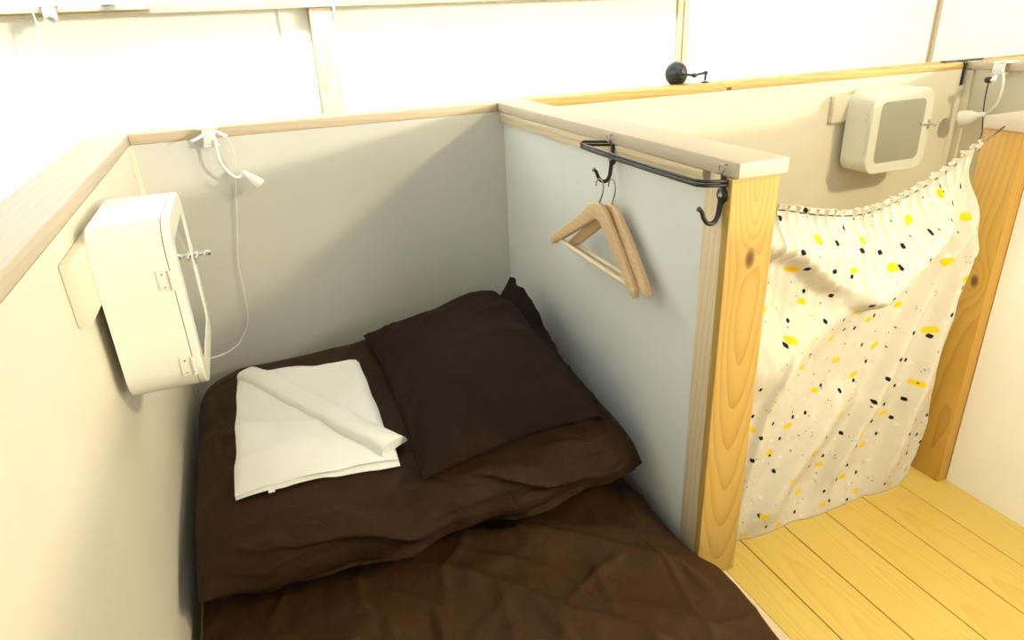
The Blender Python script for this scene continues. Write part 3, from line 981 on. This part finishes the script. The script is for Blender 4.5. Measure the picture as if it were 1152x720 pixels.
tube(bm, [(1.816, .052, .943), (1.816, .052, .918)], .004, seg=8)
lathe(bm, [(0, .014), (.004, .013), (.006, .005)], (1.816, .052, .9105), (0, 0, 1), 18)
obj('clamp', bm, M['blackplastic'], root, angle=40)

# black corner strap on the far rail corner
root = empty('corner_bracket', (3.03, 0, .91), 'black metal bracket strapped over the far corner of the rails', 'bracket')
bm = bmesh.new()
box(bm, 2.945, 3.16, .022, .046, .9105, .9155, .001)
obj('top_plate', bm, M['blackplastic'], root, angle=40)
bm = bmesh.new()
box(bm, 3.018, 3.030, -.0065, .022, .9105, .9150, .001)
box(bm, 3.018, 3.030, -.0065, -.0015, .822, .9150, .001)
obj('strap', bm, M['blackplastic'], root, angle=40)

# ------------------------------------------------------------------ things on the beam at the far wall
root = empty('clip_lamp', (-.25, .9, 1.25), 'pale clip lamp on the beam at top left, with a hanging cord', 'lamp', 'white clip lamps')
bm = bmesh.new()
box(bm, -.285, -.225, .875, .93, 1.246, 1.256, .002)
box(bm, -.275, -.235, .880, .899, 1.205, 1.2455, .003)
obj('clamp', bm, M['plastic'], root, angle=40)
obj('cord', TB(smooth_path([(-.29, .89, 1.262), (-.302, .885, 1.235), (-.300, .885, 1.19), (-.307, .88, 1.12), (-.300, .88, 1.05), (-.308, .88, .98), (-.302, .88, .9), (-.305, .88, .6)], 6), .0022, seg=6), M['plastic'], root, angle=60)
bm = bmesh.new(); lamp_head(bm, (-.255, .878, 1.232), (.1, -.75, -.6), .05, .008, .018)
obj('lamp_head', bm, M['plastic'], root, angle=40)

bm = bmesh.new()
box(bm, .575, .715, .905, .9295, 1.2155, 1.228, .002)
box(bm, .69, .700, .905, .925, 1.17, 1.2155, .001)
o = obj('post_bracket', bm, M['greymetal'])
tag(o, 'grey metal bracket joining the far post to the beam', 'bracket')
bm = bmesh.new()
box(bm, -.105, -.045, .893, .8995, 1.229, 1.262, .0015)
box(bm, -.098, -.052, .865, .893, 1.245, 1.251, .001)
o = obj('beam_bracket', bm, M['greymetal'])
tag(o, 'small grey metal fitting on the beam at the top left', 'bracket')

# ------------------------------------------------------------------ light
def area(name, loc, target, sx, sy, power, col):
    l = bpy.data.lights.new(name, 'AREA'); l.shape = 'RECTANGLE'; l.size = sx; l.size_y = sy
    l.energy = power; l.color = col
    o = bpy.data.objects.new(name, l); COL.objects.link(o)
    o.location = loc
    o.rotation_euler = (Vector(target)-Vector(loc)).to_track_quat('-Z', 'Y').to_euler()
    return o
# low sun through the open side of the room
l = bpy.data.lights.new('low_sun', 'SUN'); l.energy = 1.75; l.angle = math.radians(3); l.color = (1., .92, .75)
o = bpy.data.objects.new('low_sun', l); COL.objects.link(o)
o.rotation_euler = Vector((-.67, .74, -.12)).to_track_quat('-Z', 'Y').to_euler()
# added low warm fill in the corridor; warm lamp high towards the right front
area('corridor_fill', (1.30, -1.78, .99), (1.45, -1.3, .3), .2, .2, 9.5, (1., .88, .64))
area('cubicle_lamp', (2.9, -2.35, 2.1), (1.9, -.8, .4), .2, .2, 46, (1., .85, .52))
# added cool strips under the ceiling, in place of daylight, whitening the outer walls
area('far_fill', (.6, .25, 2.40), (.6, 1.0, 1.35), 4.2, .3, 92, (.86, .95, 1.)).data.spread = math.radians(95)
area('side_fill', (-1.0, -.3, 2.42), (-1.3, -.3, .5), .4, 2.4, 10, (.86, .95, 1.))

w = bpy.data.worlds.new('World'); SC.world = w; w.use_nodes = True
bg = w.node_tree.nodes['Background']
bg.inputs[0].default_value = (.74, .89, 1., 1); bg.inputs[1].default_value = .88

# ------------------------------------------------------------------ camera
cd = bpy.data.cameras.new('camera'); cam = bpy.data.objects.new('camera', cd); COL.objects.link(cam)
cd.sensor_fit = 'HORIZONTAL'; cd.sensor_width = 36; cd.lens = 36*760.0/1152; cd.clip_start = .02
cam.location = (.2744, -2.028, 1.139)
cam.rotation_euler = (math.radians(66.0579), math.radians(2.3964), math.radians(-21.6090))
SC.camera = cam
vs = SC.view_settings
SC.display_settings.display_device = 'sRGB'
vs.view_transform = 'Standard'; vs.look = 'None'; vs.gamma = 1.0; vs.use_curve_mapping = False
vs.exposure = 0.0
